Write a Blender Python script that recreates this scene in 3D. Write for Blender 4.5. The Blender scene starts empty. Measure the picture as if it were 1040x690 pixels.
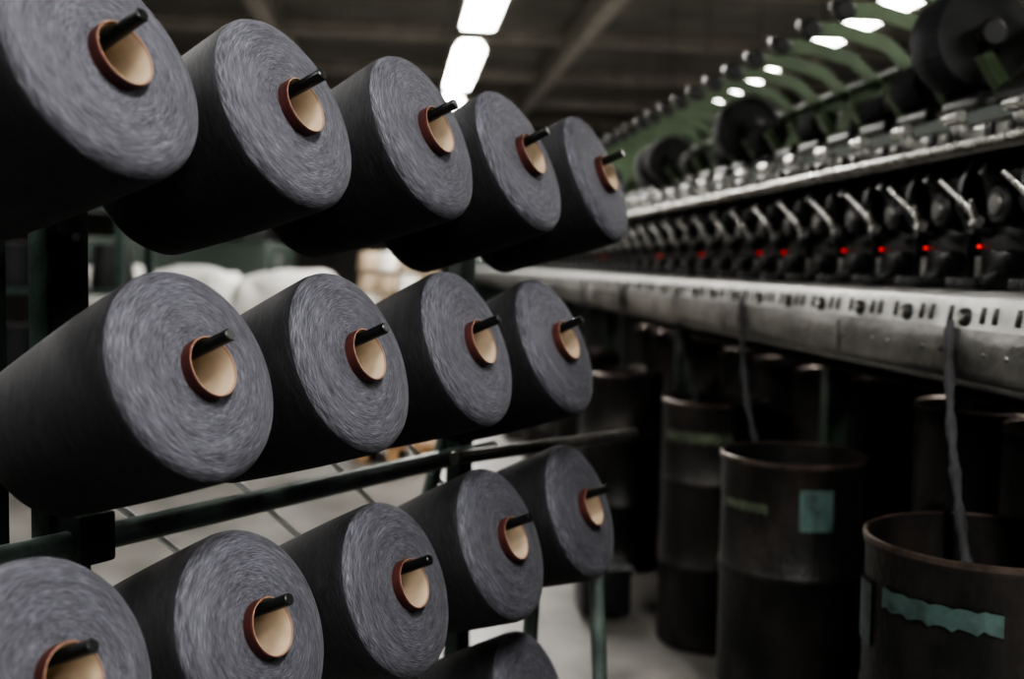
import bpy, bmesh, math, random
from mathutils import Matrix, Vector, noise
random.seed(7)
R = math.radians
scene = bpy.context.scene
scene.view_settings.view_transform = 'AgX'
try: scene.view_settings.look = 'AgX - High Contrast'
except Exception: pass
scene.view_settings.exposure = 0.0

H = 1.45                      # eye height
MACH = Matrix.Rotation(R(6.24), 4, 'Z')     # machine frame (X lateral, Y along)
CREEL = Matrix.Rotation(R(-32.26), 4, 'Z')  # creel frame (X outwards, Y along the rows)

# ---------------------------------------------------------------- materials
def new_mat(name):
    m = bpy.data.materials.new(name); m.use_nodes = True
    nt = m.node_tree
    return m, nt, nt.nodes['Principled BSDF']

def mat(name, col, rough=0.6, metal=0.0, var=0.25, scale=8.0, bump=0.0, bscale=60.0, stretch=None, col2=None, spec=None, lo=0.32, hi=0.68):
    m, nt, b = new_mat(name)
    N, L = nt.nodes, nt.links
    tc = N.new('ShaderNodeTexCoord'); src = tc.outputs['Object']
    if stretch:
        mp = N.new('ShaderNodeMapping'); mp.inputs['Scale'].default_value = stretch
        L.new(src, mp.inputs[0]); src = mp.outputs[0]
    nz = N.new('ShaderNodeTexNoise'); nz.inputs['Scale'].default_value = scale; nz.inputs['Detail'].default_value = 6
    nz.inputs['Roughness'].default_value = 0.65
    L.new(src, nz.inputs['Vector'])
    rp = N.new('ShaderNodeValToRGB')
    rp.color_ramp.elements[0].position = lo; rp.color_ramp.elements[1].position = hi
    c2 = col2 if col2 else tuple(c*(1-var) for c in col)
    c1 = col if col2 else tuple(min(1, c*(1+var)) for c in col)
    rp.color_ramp.elements[0].color = (*c2, 1); rp.color_ramp.elements[1].color = (*c1, 1)
    L.new(nz.outputs['Fac'], rp.inputs[0]); L.new(rp.outputs[0], b.inputs['Base Color'])
    mr = N.new('ShaderNodeMapRange'); mr.inputs['To Min'].default_value = max(0.03, rough-0.12); mr.inputs['To Max'].default_value = min(1, rough+0.12)
    L.new(nz.outputs['Fac'], mr.inputs['Value']); L.new(mr.outputs[0], b.inputs['Roughness'])
    b.inputs['Metallic'].default_value = metal
    if spec is not None: b.inputs['Specular IOR Level'].default_value = spec
    if bump > 0:
        n2 = N.new('ShaderNodeTexNoise'); n2.inputs['Scale'].default_value = bscale; n2.inputs['Detail'].default_value = 4
        L.new(src, n2.inputs['Vector'])
        bp = N.new('ShaderNodeBump'); bp.inputs['Strength'].default_value = bump; bp.inputs['Distance'].default_value = 0.01
        L.new(n2.outputs['Fac'], bp.inputs['Height']); L.new(bp.outputs[0], b.inputs['Normal'])
    return m

def emit(name, col, strength):
    m, nt, b = new_mat(name)
    b.inputs['Base Color'].default_value = (*col, 1)
    b.inputs['Emission Color'].default_value = (*col, 1)
    b.inputs['Emission Strength'].default_value = strength
    return m

def yarn_mat(name, dark, light, face):
    """wound yarn: fine heathered fibres running round the package, windings crossing at a shallow angle"""
    m, nt, b = new_mat(name)
    N, L = nt.nodes, nt.links
    tc = N.new('ShaderNodeTexCoord'); sep = N.new('ShaderNodeSeparateXYZ'); L.new(tc.outputs['Object'], sep.inputs[0])
    oi = N.new('ShaderNodeObjectInfo')
    def math_(op, a, c=None, v=None):
        n = N.new('ShaderNodeMath'); n.operation = op; L.new(a, n.inputs[0])
        if c is not None: L.new(c, n.inputs[1])
        if v is not None: n.inputs[1].default_value = v
        return n.outputs[0]
    x, y, z = sep.outputs
    r = math_('SQRT', math_('ADD', math_('MULTIPLY', x, x), math_('MULTIPLY', y, y)))
    rr = math_('MAXIMUM', r, v=0.001)
    cx, cy = math_('DIVIDE', x, rr), math_('DIVIDE', y, rr)
    along = r if face else z
    rnd = math_('MULTIPLY', oi.outputs['Random'], v=37.0)
    outs = []
    am = 1.0 if face else 2.2
    for (k, F, sx, sy) in ((4.2, 820.0, 0.013, 0.008), (3.6, 1150.0, -0.014, 0.011), (3.2, 900.0, 0.005, -0.017), (0.9, 60.0, 0.008, 0.0)):
        a2 = math_('ADD', along, math_('MULTIPLY', cx, v=sx*am))
        a2 = math_('ADD', a2, math_('MULTIPLY', cy, v=sy*am))
        comb = N.new('ShaderNodeCombineXYZ')
        L.new(math_('ADD', math_('MULTIPLY', cx, v=k), rnd), comb.inputs[0])
        L.new(math_('MULTIPLY', cy, v=k), comb.inputs[1])
        L.new(math_('MULTIPLY', a2, v=F), comb.inputs[2])
        nz = N.new('ShaderNodeTexNoise'); nz.inputs['Scale'].default_value = 1.5
        nz.inputs['Detail'].default_value = 3; nz.inputs['Roughness'].default_value = 0.55
        L.new(comb.outputs[0], nz.inputs['Vector']); outs.append(nz.outputs['Fac'])
    s = math_('ADD', math_('MULTIPLY', outs[0], v=0.34), math_('MULTIPLY', outs[1], v=0.26))
    s = math_('ADD', s, math_('MULTIPLY', outs[2], v=0.28))
    s = math_('ADD', s, math_('MULTIPLY', outs[3], v=0.12))
    rp = N.new('ShaderNodeValToRGB')
    e = rp.color_ramp.elements
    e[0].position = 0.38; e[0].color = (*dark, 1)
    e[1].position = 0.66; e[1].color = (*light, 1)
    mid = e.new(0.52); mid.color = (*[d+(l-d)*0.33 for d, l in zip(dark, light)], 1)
    L.new(s, rp.inputs[0]); L.new(rp.outputs[0], b.inputs['Base Color'])
    b.inputs['Roughness'].default_value = 0.7
    b.inputs['Specular IOR Level'].default_value = 0.3
    b.inputs['Sheen Weight'].default_value = 0.07
    b.inputs['Sheen Roughness'].default_value = 0.35
    bp = N.new('ShaderNodeBump'); bp.inputs['Strength'].default_value = 1.0; bp.inputs['Distance'].default_value = 0.0016
    L.new(s, bp.inputs['Height']); L.new(bp.outputs[0], b.inputs['Normal'])
    return m

M_face = yarn_mat('yarn_end_face_lit', (0.010, 0.0102, 0.013), (0.200, 0.203, 0.243), True)  # end layers differ somewhat; also lightened to hold the light on the faces
M_body = yarn_mat('yarn_side_shaded', (0.0025, 0.0027, 0.0034), (0.046, 0.0475, 0.056), False)  # darkened: shade of sides turned from the lamps is in this colour
M_tan = mat('cardboard_tan', (0.39, 0.31, 0.225), 0.8, var=0.1, scale=30)
M_red = mat('tube_red', (0.066, 0.021, 0.018), 0.45, var=0.3, scale=20)
M_edge = mat('tube_edge', (0.24, 0.145, 0.10), 0.6, var=0.2, scale=30)
M_rod = mat('spindle_black', (0.012, 0.014, 0.014), 0.35, 0.3, var=0.3)
M_green = mat('green_paint_dark', (0.024, 0.042, 0.035), 0.4, 0.1, var=0.4, scale=14, bump=0.1)
M_pipe = mat('creel_pipe_paint', (0.090, 0.118, 0.106), 0.38, 0.1, var=0.4, scale=14)
M_rodw = mat('steel_rod_glint', (0.85, 0.85, 0.83), 0.4, 0.1, var=0.1)  # steel rods; pale diffuse colour stands in for their bright glint
M_steel = mat('bright_steel', (0.62, 0.62, 0.60), 0.28, 1.0, var=0.2, scale=20)
M_dsteel = mat('dull_steel', (0.22, 0.22, 0.21), 0.4, 0.9, var=0.35, scale=18)
M_fascia = mat('worn_aluminium', (0.36, 0.36, 0.345), 0.36, 0.75, scale=5, col2=(0.085, 0.085, 0.082), bump=0.3, bscale=40, stretch=(1, 0.6, 1))
M_deck = mat('deck_plate', (0.52, 0.52, 0.50), 0.42, 0.4, scale=9, col2=(0.22, 0.22, 0.21))
M_black = mat('black_plastic', (0.010, 0.011, 0.012), 0.38, 0.0, var=0.3)
M_dark = mat('dark_panel', (0.013, 0.014, 0.014), 0.6, 0.1, var=0.4, scale=5)
M_lgreen = mat('machine_green', (0.085, 0.125, 0.068), 0.45, 0.0, var=0.25, scale=12)
M_mgreen = mat('machine_green_dark', (0.024, 0.042, 0.030), 0.45, 0.0, var=0.25, scale=12)
M_white = mat('tray_white', (0.60, 0.61, 0.58), 0.5, 0.0, var=0.15, scale=7)
M_can = mat('can_metal_dark', (0.046, 0.039, 0.035), 0.42, 0.35, scale=6, col2=(0.011, 0.012, 0.0125), bump=0.3, stretch=(1, 1, 0.6), lo=0.42, hi=0.75)
M_rim = mat('can_rim', (0.10, 0.076, 0.066), 0.33, 0.6, scale=12, var=0.6)
M_teal = mat('tape_teal', (0.070, 0.125, 0.118), 0.55, 0, scale=14, col2=(0.022, 0.034, 0.032))
M_tgrn = mat('tape_green', (0.085, 0.110, 0.068), 0.55, 0, scale=14, col2=(0.022, 0.028, 0.02))
M_sliver = mat('sliver_grey', (0.036, 0.036, 0.040), 0.95, 0, var=0.6, scale=30, bump=0.6, bscale=120, stretch=(1, 1, 0.2))
M_led = emit('red_led', (1.0, 0.03, 0.02), 1.3)
M_wpack = mat('white_yarn', (0.72, 0.70, 0.66), 0.85, 0, var=0.12, scale=20)
M_sack = mat('white_sack', (0.70, 0.69, 0.66), 0.7, 0, scale=3, bump=0.7, bscale=8, col2=(0.40, 0.39, 0.37))
M_wood = mat('wood_tan', (0.45, 0.28, 0.15), 0.7, 0, var=0.3, scale=10)
M_floor = mat('concrete_floor', (0.235, 0.224, 0.210), 0.42, 0, scale=1.8, col2=(0.085, 0.081, 0.077), bump=0.08, bscale=25)
M_wall = mat('wall_paint_grey', (0.17, 0.162, 0.15), 0.8, 0, var=0.25, scale=1.2)
M_ceil = mat('ceiling_dark', (0.31, 0.295, 0.272), 0.85, 0, var=0.3, scale=0.8)
M_beam = mat('beam_paint', (0.58, 0.55, 0.50), 0.7, 0, var=0.2, scale=3)
M_tube = emit('lamp_diffuser', (1.0, 0.985, 0.95), 20)

# ---------------------------------------------------------------- mesh builder
class B:
    def __init__(s): s.bm = bmesh.new(); s.mats = []
    def mi(s, m):
        if m not in s.mats: s.mats.append(m)
        return s.mats.index(m)
    def box(s, c, size, m, rot=None, bev=0.0):
        r = bmesh.ops.create_cube(s.bm, size=1.0)
        vs = r['verts']
        M = Matrix.Translation(c) @ (rot.to_4x4() if rot else Matrix.Identity(4)) @ Matrix.Diagonal((*size, 1))
        bmesh.ops.transform(s.bm, matrix=M, verts=vs)
        fs = {f for v in vs for f in v.link_faces}
        i = s.mi(m)
        for f in fs: f.material_index = i
        if bev > 0:
            es = {e for v in vs for e in v.link_edges}
            bmesh.ops.bevel(s.bm, geom=list(es), offset=bev, segments=2, profile=0.5, affect='EDGES', material=i)
        return s
    def rev(s, prof, M, m, seg=32, mats=None):
        rings = []
        for (r, z) in prof:
            if r < 1e-6: rings.append([s.bm.verts.new(M @ Vector((0, 0, z)))])
            else: rings.append([s.bm.verts.new(M @ Vector((r*math.cos(2*math.pi*k/seg), r*math.sin(2*math.pi*k/seg), z))) for k in range(seg)])
        for j in range(len(prof)-1):
            a, b = rings[j], rings[j+1]; i = s.mi(mats[j] if mats else m)
            for k in range(seg):
                k2 = (k+1) % seg
                if len(a) == 1 and len(b) == 1: continue
                if len(a) == 1: f = s.bm.faces.new((a[0], b[k], b[k2]))
                elif len(b) == 1: f = s.bm.faces.new((a[k], b[0], a[k2]))
                else: f = s.bm.faces.new((a[k], b[k], b[k2], a[k2]))
                f.material_index = i
        return s
    def cyl(s, p1, p2, r, m, seg=16, r2=None, cap=0.15):
        p1, p2 = Vector(p1), Vector(p2); d = p2-p1; Ln = d.length
        M = Matrix.Translation(p1) @ d.to_track_quat('Z', 'Y').to_matrix().to_4x4()
        r2 = r if r2 is None else r2; c = cap*min(r, r2)
        return s.rev([(0, 0), (r-c, 0), (r, c), (r2, Ln-c), (r2-c, Ln), (0, Ln)], M, m, seg)
    def tube(s, pts, r, m, seg=10, flat=1.0):
        pts = [Vector(p) for p in pts]; rings = []
        main = (pts[-1]-pts[0])
        ref = Vector((0, 1, 0)) if main.length > 1e-6 and abs(main.normalized().z) > 0.6 else Vector((0, 0, 1))
        for i, p in enumerate(pts):
            d = (pts[min(i+1, len(pts)-1)]-pts[max(i-1, 0)]).normalized()
            u = d.cross(ref)
            u.normalize(); v = d.cross(u)
            rad = r[i] if isinstance(r, (list, tuple)) else r
            rings.append([s.bm.verts.new(p+u*rad*math.cos(2*math.pi*k/seg)+v*rad*flat*math.sin(2*math.pi*k/seg)) for k in range(seg)])
        i_ = s.mi(m)
        for j in range(len(rings)-1):
            for k in range(seg):
                f = s.bm.faces.new((rings[j][k], rings[j][(k+1) % seg], rings[j+1][(k+1) % seg], rings[j+1][k])); f.material_index = i_
        for rg in (rings[0], rings[-1]):
            f = s.bm.faces.new(rg); f.material_index = i_
        return s
    def extr(s, prof, y0, y1, m, mats=None):
        a = [s.bm.verts.new((x, y0, z)) for x, z in prof]; b = [s.bm.verts.new((x, y1, z)) for x, z in prof]
        n = len(prof)
        for k in range(n):
            f = s.bm.faces.new((a[k], a[(k+1) % n], b[(k+1) % n], b[k])); f.material_index = s.mi(mats[k] if mats else m)
        i = s.mi(m)
        f = s.bm.faces.new(a); f.material_index = i; f = s.bm.faces.new(b); f.material_index = i
        return s
    def mesh(s, name, ang=40):
        bmesh.ops.recalc_face_normals(s.bm, faces=s.bm.faces[:])
        me = bpy.data.meshes.new(name); s.bm.to_mesh(me); s.bm.free()
        for m in s.mats: me.materials.append(m)
        me.polygons.foreach_set('use_smooth', [True]*len(me.polygons))
        me.set_sharp_from_angle(angle=R(ang))
        return me
    def obj(s, name, mw=None, parent=None, ang=40):
        o = bpy.data.objects.new(name, s.mesh(name, ang)); scene.collection.objects.link(o)
        if parent: o.parent = parent
        if mw is not None: o.matrix_local = mw
        return o

def empty(name, mw):
    e = bpy.data.objects.new(name, None); scene.collection.objects.link(e); e.matrix_world = mw
    e.empty_display_size = 0.2
    return e
def array(o, n, off):
    md = o.modifiers.new('array', 'ARRAY'); md.count = n; md.use_relative_offset = False
    md.use_constant_offset = True; md.constant_offset_displace = off

# ---------------------------------------------------------------- room (machine frame)
def plane_obj(name, size, c, m):
    return B().box(c, size, m).obj(name, MACH)
X0, X1, Y0, Y1, CZ = -8.0, 8.0, -5.0, 27.0, 4.7
cxm, cym = (X0+X1)/2, (Y0+Y1)/2
plane_obj('floor', (X1-X0, Y1-Y0, 0.1), (cxm, cym, -0.05), M_floor)
plane_obj('ceiling', (X1-X0, Y1-Y0, 0.1), (cxm, cym, CZ+0.05), M_ceil)
plane_obj('wall_left', (0.1, Y1-Y0, CZ), (X0-0.05, cym, CZ/2), M_wall)
plane_obj('wall_right', (0.1, Y1-Y0, CZ), (X1+0.05, cym, CZ/2), M_wall)
plane_obj('wall_back', (X1-X0, 0.1, CZ), (cxm, Y1+0.05, CZ/2), M_wall)
plane_obj('wall_front', (X1-X0, 0.1, CZ), (cxm, Y0-0.05, CZ/2), M_wall)
b = B()
for x in (-5.2, -1.6, 2.4, 5.8):
    b.box((x, cym, CZ-0.17), (0.22, Y1-Y0-0.1, 0.34), M_beam, bev=0.01)
for k in range(10):
    b.box((cxm, Y0+2+3*k, CZ-0.10), (X1-X0-0.1, 0.14, 0.2), M_beam, bev=0.01)
b.obj('ceiling_beams', MACH)
# ---------------------------------------------------------------- ceiling lamps
lamp_z = 3.22
def lamp(x, y, power, L=2.1):
    e = empty('ceiling_lamp', MACH @ Matrix.Translation((x, y, lamp_z)))
    b = B()
    b.extr([(-0.145, 0.0), (-0.09, 0.08), (0.09, 0.08), (0.145, 0.0), (0.13, 0.0), (0.08, 0.07), (-0.08, 0.07), (-0.13, 0.0)], -L/2, L/2, M_white)
    b.cyl((0, -L/2+0.2, 0.075), (0, -L/2+0.2, CZ-lamp_z-0.005), 0.006, M_dsteel, 8)
    b.cyl((0, L/2-0.2, 0.075), (0, L/2-0.2, CZ-lamp_z-0.005), 0.006, M_dsteel, 8)
    b.obj('housing', Matrix.Identity(4), e)
    b = B()
    for dx in (-0.06, 0.06): b.cyl((dx, -L/2+0.03, 0.03), (dx, L/2-0.03, 0.03), 0.026, M_tube, 12)
    b.box((0, 0, 0.004), (0.23, L-0.06, 0.004), M_tube)
    b.obj('tubes', Matrix.Identity(4), e)
    ld = bpy.data.lights.new('lamp_light', 'AREA'); ld.shape = 'RECTANGLE'; ld.size = 0.24; ld.size_y = L-0.1
    ld.energy = power; ld.color = (1.0, 0.968, 0.92)
    lo = bpy.data.objects.new('lamp_light', ld); scene.collection.objects.link(lo); lo.parent = e; lo.location = (0, 0, -0.012)
for k, y in enumerate((-3.1, -0.35, 7.25, 10.05, 12.9, 15.7, 18.5)):
    lamp(0.60, y, (45, 140)[k] if k < 2 else 65)  # nearest pair extends the row out of view, added to light cone faces
for y in (1.0, 4.2, 7.4, 10.6, 13.8, 17.0):
    lamp(3.3, y, 60)
for y in (1.9, 4.9):  # unseen lamps added behind the creel to brighten its pipes and rods
    lamp(-2.3, y, 65)
for y in (9.5, 13.0):
    lamp(-4.4, y, 60)

# ---------------------------------------------------------------- yarn cones
def cone_mesh():
    b = B()
    rf, rb, Ln, rt = 0.1325, 0.106, 0.285, 0.0375
    prof = [(rt, -0.008), (0.05, -0.0085), (0.075, -0.008), (0.100, -0.0095), (0.118, -0.0125), (0.127, -0.018), (0.1315, -0.026), (rf, -0.036)]
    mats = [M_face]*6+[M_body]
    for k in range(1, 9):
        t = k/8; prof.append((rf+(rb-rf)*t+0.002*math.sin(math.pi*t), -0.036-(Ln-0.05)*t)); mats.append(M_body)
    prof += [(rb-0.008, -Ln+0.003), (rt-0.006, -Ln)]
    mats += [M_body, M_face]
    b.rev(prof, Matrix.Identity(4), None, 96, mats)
    # paper tube: dark red outside nose, pale cut edge, tan inside
    tp = [(rt-0.008, -Ln-0.012), (rt-0.002, -0.03), (rt, -0.012), (rt+0.0002, 0.002), (rt+0.0006, 0.005), (rt-0.0004, 0.0068), (rt-0.0016, 0.007), (rt-0.0026, 0.005), (rt-0.004, -0.03), (rt-0.011, -Ln-0.012), (rt-0.008, -Ln-0.012)]
    tm = [M_red, M_red, M_red, M_red, M_red, M_edge, M_edge, M_tan, M_tan, M_tan]
    b.rev(tp, Matrix.Identity(4), None, 64, tm)
    return b.mesh('yarn_cone', 50)
CM = cone_mesh()
TILT = 22.0; YAW = 8.5
rows = [  # (N, R0, count, z rel eye, sag per cone, individual sag, individual shift)
    (-1.003, 0.783, 5, 0.218, -0.007, (0.004, -0.006, 0.002, -0.002, -0.003), (0, -0.006, 0.004, 0.000, 0.005)),
    (-0.985, 0.888, 4, -0.128, -0.003, (0, 0, 0.006, -0.002), (0.002, 0.002, 0.004, 0.004)),
    (-0.969, 0.686, 5, -0.436, -0.006, (0, -0.022, -0.031, -0.015, -0.003), (0, 0, 0.004, 0.004, 0.002)),
    (-0.955, 1.640, 1, -0.782, -0.004, (0,), (0,)),
]
STEP = 0.2865
spind = []
for ri, (Nn, R0, cnt, zr, sag, ind, shf) in enumerate(rows):
    for i in range(cnt):
        dz = random.uniform(-0.002, 0.002)+ind[i]; dR = random.uniform(-0.002, 0.002)+shf[i]
        t = TILT+random.uniform(-1.5, 1.5); yaw = YAW+random.uniform(-1.5, 1.5)
        sc = random.uniform(1.010, 1.03)
        Mx = CREEL @ Matrix.Translation((Nn, R0+i*STEP+dR, H+zr+sag*i+dz)) @ Matrix.Rotation(R(yaw), 4, 'Z') @ Matrix.Rotation(R(90-t), 4, 'Y')
        o = bpy.data.objects.new('yarn_cone', CM); scene.collection.objects.link(o)
        o.matrix_world = Mx @ Matrix.Rotation(random.uniform(0, 6.28), 4, 'Z') @ Matrix.Scale(sc, 4)
        a = CREEL.inverted() @ Mx
        # spindle touches the upper inside wall of the tube
        p1 = a @ Vector((-0.0265, 0, 0.045)); p0 = a @ Vector((-0.0135, 0, -0.33))
        spind.append((p0, p1, ri))

# ---------------------------------------------------------------- creel frame
creel = empty('yarn_creel', CREEL)
b = B()
for p0, p1, ri in spind:
    b.cyl(p0, p1, 0.0080, M_rod, 16)
b.obj('spindles', Matrix.Identity(4), creel)
b = B()
RN = -1.35
for ri in range(4):
    ps = [s for s in spind if s[2] == ri]
    a, c = ps[0][0], ps[-1][0]
    d = (c-a).normalized() if len(ps) > 1 else Vector((0, 1, 0))
    b.cyl(a-d*(0.05 if ri < 3 else 0.8), c+d*0.15, 0.013, M_pipe, 14)
# main painted pipe below row two, and the bare bar end
b.cyl((RN, 0.2, H-0.405), (RN, 2.06, H-0.42), 0.020, M_pipe, 20)
b.cyl((-1.20, 1.70, H-0.375), (-1.20, 2.50, H-0.425), 0.0135, M_dsteel, 18)
b.cyl((RN, 0.9, H-1.15), (RN, 2.0, H-1.15), 0.018, M_pipe, 16)
b.obj('rails', Matrix.Identity(4), creel)
b = B()
def angle_iron(y, z0, z1):
    b.box((RN-0.035, y, (z0+z1)/2), (0.006, 0.062, z1-z0), M_green, bev=0.001)
    b.box((RN-0.055, y-0.034, (z0+z1)/2), (0.045, 0.006, z1-z0), M_green, bev=0.001)
    z = z0+0.05
    while z < z1:
        b.cyl((RN-0.0345, y+0.005, z), (RN-0.024, y+0.005, z), 0.008, M_dsteel, 6); z += 0.13
angle_iron(0.985, 0.0, H+0.25)
b.box((RN-0.075, 0.895, 0.85), (0.006, 0.03, 1.7), M_green)
# clamp bracket of post & pipe
b.box((RN-0.002, 0.985, H-0.405), (0.06, 0.062, 0.075), M_green, bev=0.006)
b.box((RN-0.035, 1.98, 0.78), (0.04, 0.05, 1.56), M_green, bev=0.003)
# splayed legs at the far end
b.cyl((-1.06, 2.03, H-0.62), (-1.00, 2.02, 0), 0.0165, M_pipe, 14)
b.cyl((-1.17, 1.96, H-0.60), (-1.20, 1.96, 0), 0.0165, M_pipe, 14)
b.cyl((-1.06, 2.03, H-0.62), (-1.36, 2.0, H-0.62), 0.0165, M_pipe, 14)
b.cyl((-1.06, 2.02, 0.35), (-1.75, 2.0, 0.35), 0.0145, M_pipe, 14)
b.cyl((-1.75, 1.98, 0), (-1.40, 1.98, H-0.3), 0.0165, M_pipe, 14)
b.cyl((-1.75, 0.95, 0), (-1.40, 0.98, H-0.3), 0.0165, M_pipe, 14)
b.box((-1.36, 1.98, 0.006), (0.85, 0.09, 0.012), M_green)
b.box((-1.5, 0.95, 0.006), (0.6, 0.09, 0.012), M_green)
b.obj('posts', Matrix.Identity(4), creel)
b = B()
for i in range(4):
    y = 1.136+0.2533*i
    b.cyl((-1.45, y-0.10, H-0.33), (-1.45, y+0.17, H-0.555), 0.0060, M_rodw, 10)
b.cyl((-1.45, 0.9, H-0.56), (-1.45, 2.1, H-0.56), 0.010, M_pipe, 12)
b.cyl((-1.45, 0.9, H-0.325), (-1.45, 2.1, H-0.325), 0.010, M_pipe, 12)
b.obj('tie_rods', Matrix.Identity(4), creel)

# ---------------------------------------------------------------- spinning machine
mach = empty('spinning_machine', MACH)
I4 = Matrix.Identity(4)
YA, YB = 1.2, 16.4
n_u = int((YB-YA)/0.25)
b = B()
prof = [(1.175, 1.228), (1.160, 1.236), (1.152, 1.255), (1.149, 1.30), (1.150, 1.328), (1.155, 1.338), (1.164, 1.392), (1.172, 1.402), (1.20, 1.406), (1.34, 1.415), (1.34, 1.400), (1.19, 1.385), (1.185, 1.33), (1.185, 1.235)]
mats = [M_fascia]*5+[M_deck]*4+[M_fascia]*5
b.extr(prof, YA, YB, M_fascia, mats)
b.cyl((1.190, YA, 1.228), (1.190, YB, 1.228), 0.018, M_dsteel, 16)
b.obj('fascia_rail', I4, mach)
b = B()
def slope_pt(t, y): return Vector((1.155+0.009*t-0.001, y, 1.338+0.054*t))
for dy in (0.03, 0.075, 0.20):
    b.box(slope_pt(0.55, dy), (0.006, 0.015, 0.034), M_black, rot=Matrix.Rotation(math.atan2(0.009, 0.054), 3, 'Y'), bev=0.002)
b.cyl((1.148, 0.137, 1.362), (1.166, 0.137, 1.362), 0.019, M_black, 16)
b.cyl((1.143, 0.137, 1.362), (1.152, 0.137, 1.362), 0.008, M_steel, 12)
b.cyl((1.144, 0.05, 1.29), (1.152, 0.05, 1.29), 0.005, M_dsteel, 8)
b.cyl((1.144, 0.22, 1.29), (1.152, 0.22, 1.29), 0.005, M_dsteel, 8)
o = b.obj('fascia_slots', Matrix.Translation((0, YA, 0)), mach); array(o, n_u, (0, 0.25, 0))
b = B()
b.box((1.1495, 0.0, 1.285), (0.004, 0.003, 0.08), M_black)
o = b.obj('fascia_joints', Matrix.Translation((0, YA+0.5, 0)), mach); array(o, n_u//4, (0, 1.0, 0))
# body below
b = B()
b.box((1.95, (YA+YB)/2, 0.66), (0.08, YB-YA, 1.16), M_dark)
b.box((1.45, (YA+YB)/2, 1.34), (0.5, YB-YA, 0.09), M_dark)
b.box((1.60, (YA+YB)/2, 1.56), (0.35, YB-YA, 0.36), M_dark)
b.cyl((1.55, YA, 1.20), (1.55, YB, 1.20), 0.05, M_mgreen, 16)
b.cyl((1.36, YA, 1.16), (1.36, YB, 1.16), 0.012, M_dark, 12)
b.obj('frame_body', I4, mach)
b = B()
for k in range(9):
    y = YA+0.3+1.85*k
    b.box((1.42, y, 0.65), (0.07, 0.07, 1.30), M_mgreen, bev=0.006)
    b.box((1.68, y, 0.35), (0.56, 0.06, 0.06), M_mgreen, bev=0.006)
    b.box((1.42, y, 0.015), (0.16, 0.16, 0.03), M_mgreen)
b.obj('support_posts', I4, mach)
# spinning unit
b = B()
b.box((1.39, 0, 1.50), (0.13, 0.205, 0.17), M_black, bev=0.012)
b.box((1.37, 0, 1.64), (0.10, 0.17, 0.10), M_dark, rot=Matrix.Rotation(R(-14), 3, 'Y'), bev=0.012)
b.cyl((1.33, -0.035, 1.60), (1.285, -0.035, 1.60), 0.045, M_black, 24)
b.cyl((1.288, -0.035, 1.60), (1.278, -0.035, 1.60), 0.024, M_dsteel, 20)
b.cyl((1.33, 0.06, 1.565), (1.29, 0.06, 1.565), 0.022, M_black, 18)
b.cyl((1.30, 0.0, 1.54), (1.245, -0.01, 1.545), 0.011, M_black, 12)
b.tube([(1.25, -0.02, 1.565), (1.235, 0.0, 1.60), (1.20, 0.05, 1.655)], [0.009, 0.008, 0.006], M_steel, 10)
b.tube([(1.25, -0.02, 1.565), (1.225, -0.045, 1.59), (1.21, -0.065, 1.605)], [0.009, 0.007, 0.005], M_steel, 10)
b.cyl((1.262, -0.02, 1.558), (1.240, -0.02, 1.566), 0.015, M_dsteel, 14)
b.tube([(1.29, 0.07, 1.70), (1.262, 0.07, 1.66), (1.255, 0.07, 1.60), (1.28, 0.07, 1.55)], 0.006, M_black, 8)
b.cyl((1.315, 0.0, 1.66), (1.27, 0.0, 1.68), 0.028, M_black, 18, r2=0.016)
b.box((1.305, -0.05, 1.475), (0.05, 0.07, 0.055), M_black, bev=0.010)
b.cyl((1.29, -0.05, 1.455), (1.25, -0.05, 1.435), 0.012, M_dark, 14)
b.box((1.27, 0.05, 1.430), (0.07, 0.05, 0.022), M_dark, bev=0.004)
b.cyl((1.30, 0.05, 1.44), (1.30, 0.05, 1.49), 0.010, M_dsteel, 12)
o = b.obj('spinning_units', Matrix.Translation((0, YA+0.05, 0)), mach); array(o, n_u, (0, 0.25, 0))
b = B()
for k in (4, 5, 6, 7, 9, 10, 13, 16, 22):
    b.cyl((1.325, 0.09+0.25*k, 1.512), (1.318, 0.09+0.25*k, 1.512), 0.0038, M_led, 10)
b.obj('indicator_lights', Matrix.Translation((0, YA+0.05, 0)), mach)
# upper steel rail
b = B()
b.extr([(1.27, 1.715), (1.262, 1.725), (1.262, 1.765), (1.275, 1.782), (1.34, 1.800), (1.40, 1.800), (1.40, 1.715)], YA, YB, M_dsteel)
b.cyl((1.250, YA, 1.735), (1.250, YB, 1.735), 0.009, M_steel, 12)
b.cyl((1.43, YA, 1.865), (1.43, YB, 1.865), 0.012, M_dsteel, 12)
b.box((1.55, (YA+YB)/2, 1.80), (0.30, YB-YA, 0.10), M_mgreen)
b.obj('take_off_rail', I4, mach)
b = B()
b.cyl((1.252, -0.035, 1.800), (1.252, 0.035, 1.800), 0.015, M_steel, 20)
b.box((1.266, 0.0, 1.775), (0.020, 0.045, 0.045), M_dsteel, bev=0.005)
b.cyl((1.25, 0.0, 1.755), (1.238, 0.0, 1.755), 0.010, M_black, 12)
b.box((1.258, 0.11, 1.757), (0.014, 0.026, 0.032), M_black, bev=0.004)
b.cyl((1.27, 0.11, 1.76), (1.246, 0.11, 1.765), 0.005, M_steel, 10)
# winding drum
b.cyl((1.43, -0.085, 1.865), (1.43, 0.085, 1.865), 0.036, M_black, 24)
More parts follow.
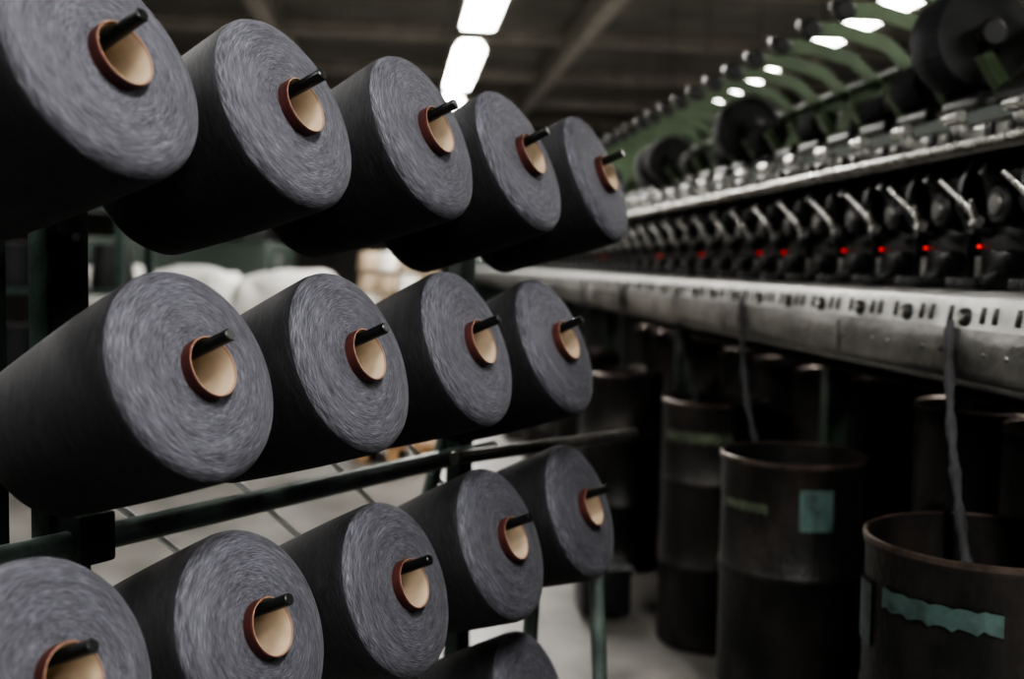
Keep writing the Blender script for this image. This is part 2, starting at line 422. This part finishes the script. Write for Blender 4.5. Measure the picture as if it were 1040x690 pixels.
# green cradle arms with black grips
def arm(y):
    pts = [(1.26, 2.185), (1.36, 2.185), (1.50, 2.15), (1.60, 2.06), (1.58, 1.95), (1.47, 1.845)]
    w = 0.024
    up, lo = [], []
    for i, p in enumerate(pts):
        a = Vector(pts[max(i-1, 0)]); c = Vector(pts[min(i+1, len(pts)-1)]); d = (c-a).normalized(); n = Vector((-d.y, d.x))
        up.append(tuple(Vector(p)+n*w)); lo.append(tuple(Vector(p)-n*w))
    b.extr(up+lo[::-1], y-0.005, y+0.005, M_lgreen)
arm(-0.105)
b.box((1.60, -0.01, 2.045), (0.045, 0.19, 0.035), M_lgreen, bev=0.006)
# broad slanted guide plate in front of the drum
b.extr([(1.37, 1.965), (1.395, 1.975), (1.46, 1.885), (1.435, 1.87)], 0.100, 0.140, M_lgreen)
b.cyl((1.255, -0.125, 2.185), (1.255, -0.085, 2.185), 0.030, M_black, 20)
b.cyl((1.275, -0.105, 2.19), (1.215, -0.105, 2.20), 0.016, M_black, 14)
o = b.obj('winding_units', Matrix.Translation((0, YA+0.15, 0)), mach); array(o, n_u, (0, 0.25, 0))
b = B()
b.box((1.80, (YA+YB)/2, 1.93), (0.012, YB-YA, 0.16), M_white)
b.box((1.72, (YA+YB)/2, 1.855), (0.16, YB-YA, 0.012), M_white)
b.cyl((1.66, YA, 2.12), (1.66, YB, 2.12), 0.018, M_mgreen, 12)
b.obj('back_tray', I4, mach)
# wound packages on the machine
b = B()
def pack(y, r, m=M_body):
    Mx = Matrix.Translation((1.43, y, 1.865+0.037+r)) @ Matrix.Rotation(R(90), 4, 'X')
    b.rev([(0.024, -0.095), (0.024, -0.075), (r*0.94, -0.072), (r, -0.060), (r, 0.060), (r*0.94, 0.072), (0.024, 0.075), (0.024, 0.095), (0.018, 0.095), (0.018, -0.095), (0.024, -0.095)], Mx, None, 40,
          [M_tan, M_dark, m, m, m, M_dark, M_tan, M_tan, M_tan, M_tan])
    b.cyl((1.43, y-0.115, 1.865+0.037+r), (1.43, y-0.09, 1.865+0.037+r), 0.034, M_black, 20)
big = {5: 0.130, 6: 0.06, 12: 0.125, 17: 0.12, 18: 0.115, 24: 0.12, 31: 0.12, 38: 0.12, 46: 0.12}
for k in range(n_u):
    y = YA+0.17+0.25*k
    if k in big: pack(y, big[k])
    elif k % 2: pack(y, random.choice((0.035, 0.045, 0.06)))
b.obj('wound_packages', I4, mach)
b = B(); b.box((1.62, YB+0.35, 0.95), (1.0, 0.7, 1.9), M_mgreen, bev=0.02)
b.box((1.115, YB+0.35, 1.2), (0.012, 0.5, 0.8), M_dark, bev=0.004)
b.obj('end_cabinet', I4, mach)

# ---------------------------------------------------------------- sliver cans
def can(x, y, r=0.20, h=0.95, tapes=(), sliver=None):
    e = empty('sliver_can', MACH @ Matrix.Translation((x, y, 0)))
    b = B()
    prof = [(0, 0.012), (r-0.01, 0.012), (r-0.002, 0.0), (r+0.003, 0.01), (r+0.003, 0.03), (r, 0.035), (r, h*0.32), (r+0.0035, h*0.325), (r+0.0035, h*0.34), (r, h*0.345),
            (r, h*0.66), (r+0.0035, h*0.665), (r+0.0035, h*0.68), (r, h*0.685), (r, h-0.03), (r+0.003, h-0.025), (r+0.006, h-0.012), (r+0.005, h-0.002), (r+0.001, h), (r-0.004, h-0.004), (r-0.004, 0.04), (0, 0.04)]
    mats = [M_can]*16+[M_rim]*3+[M_can]*2
    b.rev(prof, I4, None, 72, mats)
    b.obj('shell', Matrix.Rotation(x*7+y*3, 4, 'Z'), e)
    b = B()
    for lev in range(3):
        zz = h-0.42-0.05*lev
        for q in range(7):
            cx, cy = 0.07*math.cos(q*0.9+lev), 0.07*math.sin(q*0.9+lev)
            pts = [(cx+0.105*math.cos(t*2*math.pi/24), cy+0.105*math.sin(t*2*math.pi/24), zz+0.004*q) for t in range(24)]
            b.tube(pts, 0.012, M_sliver, 6)
    b.rev([(0, h-0.56), (r-0.008, h-0.56), (r-0.008, h-0.50), (0, h-0.50)], I4, M_sliver, 40)
    b.obj('coiled_sliver', I4, e)
    if tapes:
        b = B()
        base = math.degrees(math.atan2(-y, -x))  # side facing the aisle
        for (a0, a1, z0, z1, m) in tapes:
            n = 22; i = b.mi(m); prev = None
            for k in range(n+1):
                a = R(base+a0+(a1-a0)*k/n); rr = r+0.0045
                wob = 0.004*math.sin(k*1.7)+0.003*math.sin(k*3.1)
                v = (b.bm.verts.new((rr*math.cos(a), rr*math.sin(a), z0+wob)), b.bm.verts.new((rr*math.cos(a), rr*math.sin(a), z1+wob*0.5)))
                if prev: f = b.bm.faces.new((prev[0], v[0], v[1], prev[1])); f.material_index = i
                prev = v
        b.obj('tape_marks', I4, e)
    if sliver:
        b = B()
        x1, y1, ph = sliver
        P0 = Vector((0.03, 0.0, h-0.38)); P1 = Vector((x1, y1, 1.355))
        n = 60; pts = []; rs = []
        for k in range(n+1):
            t = k/n; p = P0.lerp(P1, t)
            p.y = P0.y+(P1.y-P0.y)*(1-(1-t)**1.8)      # hangs nearly straight below the guide
            p.x += 0.012*math.sin(t*5+ph)*(1-t); p.y += 0.012*math.sin(t*6.0+ph*2)*(1-t)
            pts.append(p); rs.append(0.0105+0.0025*math.sin(k*0.9+ph)+0.0014*math.sin(k*2.3))
        b.tube(pts, rs, M_sliver, 12, 0.7)
        b.obj('sliver_rope', I4, e)
    return e
can(1.122, 1.92, 0.215, 0.95, [(-50, 10, 0.828, 0.866, M_teal), (-86, -60, 0.74, 0.86, M_teal)], (0.02, 0.20, 0.5))
can(1.10, 2.85, 0.195, 0.95, [(5, 31, 0.775, 0.885, M_teal), (-60, -18, 0.812, 0.838, M_tgrn)], (0.04, 0.62, 2.0))
can(1.24, 4.06, 0.20, 0.95, [(-60, 20, 0.80, 0.84, M_tgrn)], (-0.09, 0.30, 1.0))
can(1.10, 5.15, 0.20, 0.95, [], (0.04, 0.2, 3.0))
can(1.15, 6.3, 0.20, 0.95, [], (0.0, 0.2, 3.0))
can(1.12, 7.5, 0.20, 0.95, [], None)
can(1.12, 9.0, 0.20, 0.95, [], None)
for y in (1.96, 2.42, 2.88, 3.83, 4.30, 4.76, 5.65, 6.12, 6.60):
    can(1.685, y, 0.205, 1.08, [], None)

# ---------------------------------------------------------------- background objects
b = B()
b.box((0, 0, 0.11), (0.20, 0.24, 0.18), M_black, bev=0.012); b.box((0, 0, 0.205), (0.22, 0.26, 0.02), M_black, bev=0.006)
for sx in (-1, 1):
    for sy in (-1, 1): b.cyl((sx*0.08, sy*0.1, 0.0), (sx*0.08, sy*0.1, 0.03), 0.014, M_dsteel, 12)
b.obj('waste_bin', MACH @ Matrix.Translation((0.88, 4.40, 0)) )

def sack(name, loc, sx, sy, sz, seed):
    bm = bmesh.new(); bmesh.ops.create_icosphere(bm, subdivisions=4, radius=1.0)
    for v in bm.verts:
        c = v.co
        q = Vector([math.copysign(abs(a)**0.55, a) for a in c])
        n = noise.noise(c*1.6+Vector((seed, 0, 0)))*0.14+noise.noise(c*4+Vector((0, seed, 0)))*0.08
        q = q*(1+n)
        v.co = Vector((q.x*sx, q.y*sy, max(q.z, -0.93)*sz))
    me = bpy.data.meshes.new(name); bm.to_mesh(me); bm.free(); me.materials.append(M_sack)
    me.polygons.foreach_set('use_smooth', [True]*len(me.polygons))
    o = bpy.data.objects.new(name, me); scene.collection.objects.link(o); o.location = loc
    return o
k = 0
for (x, y, z, s) in ((-3.3, 8.0, 0.35, 1), (-2.5, 8.1, 0.35, 1), (-1.7, 8.0, 0.35, 1), (-3.1, 8.1, 1.05, 1), (-2.35, 8.0, 1.05, 1.0), (-1.65, 8.1, 1.03, 0.9)):
    k += 1
    sack('yarn_sack', (x, y, z), 0.37, 0.42, 0.37 if z < 1 else 0.35, k*3.1)
e = empty('tube_stack', Matrix.Translation((-0.85, 8.1, 0)))
b = B()
for xx in (-0.22, 0, 0.22): b.box((xx, 0, 0.06), (0.08, 0.7, 0.1), M_wood)
b.box((0, 0, 0.13), (0.60, 0.72, 0.03), M_wood)
for lv in range(9):
    for i in range(4):
        for j in range(3):
            b.cyl((-0.215+0.143*i, -0.24+0.24*j, 0.15+0.155*lv), (-0.215+0.143*i, -0.24+0.24*j, 0.295+0.155*lv), 0.065, M_tan if (lv+i) % 3 else M_wpack, 14, r2=0.05)
b.obj('stacked_tubes', I4, e)
e = empty('storage_rack', Matrix.Translation((-3.6, 6.6, 0)))
b = B()
for sx in (-1.3, 0, 1.3):
    for sy in (-0.25, 0.25): b.box((sx, sy, 0.92), (0.05, 0.05, 1.84), M_green)
for z in (0.25, 0.75, 1.25, 1.75): b.box((0, 0, z), (2.65, 0.55, 0.03), M_green)
for z in (0.265, 0.765, 1.265):
    for i in range(9):
        Mx = Matrix.Translation((-1.16+0.29*i, 0.0, z))
        b.rev([(0.03, 0), (0.12, 0.0), (0.13, 0.02), (0.105, 0.27), (0.03, 0.28)], Mx, M_dark if i % 3 else M_body, 24)
b.obj('shelves', I4, e)
e = empty('carding_machine', MACH @ Matrix.Translation((-2.6, 15, 0)))
b = B()
b.box((0, 0, 0.85), (2.2, 3.6, 1.7), M_mgreen, bev=0.06)
b.box((0, 0, 1.85), (1.5, 2.8, 0.3), M_dark, bev=0.05)
b.cyl((-1.15, -0.6, 1.0), (1.15, -0.6, 1.0), 0.6, M_dark, 32)
b.cyl((-1.18, 0.9, 0.8), (1.18, 0.9, 0.8), 0.35, M_dsteel, 32)
b.obj('body', I4, e)
# ---------------------------------------------------------------- world, camera
w = bpy.data.worlds.new('world'); scene.world = w; w.use_nodes = True
bg = w.node_tree.nodes['Background']; bg.inputs[0].default_value = (0.6, 0.65, 0.7, 1); bg.inputs[1].default_value = 0.05
cd = bpy.data.cameras.new('camera'); cam = bpy.data.objects.new('camera', cd); scene.collection.objects.link(cam)
cd.lens = 38.0; cd.sensor_width = 36.0; cd.sensor_fit = 'HORIZONTAL'
cam.matrix_world = Matrix.Translation((0, 0, H)) @ Matrix.Rotation(R(90-3.91), 4, 'X') @ Matrix.Rotation(R(1.0), 4, 'Z')
cd.dof.use_dof = True; cd.dof.focus_distance = 1.50; cd.dof.aperture_fstop = 2.2
cd.clip_start = 0.05
scene.camera = cam
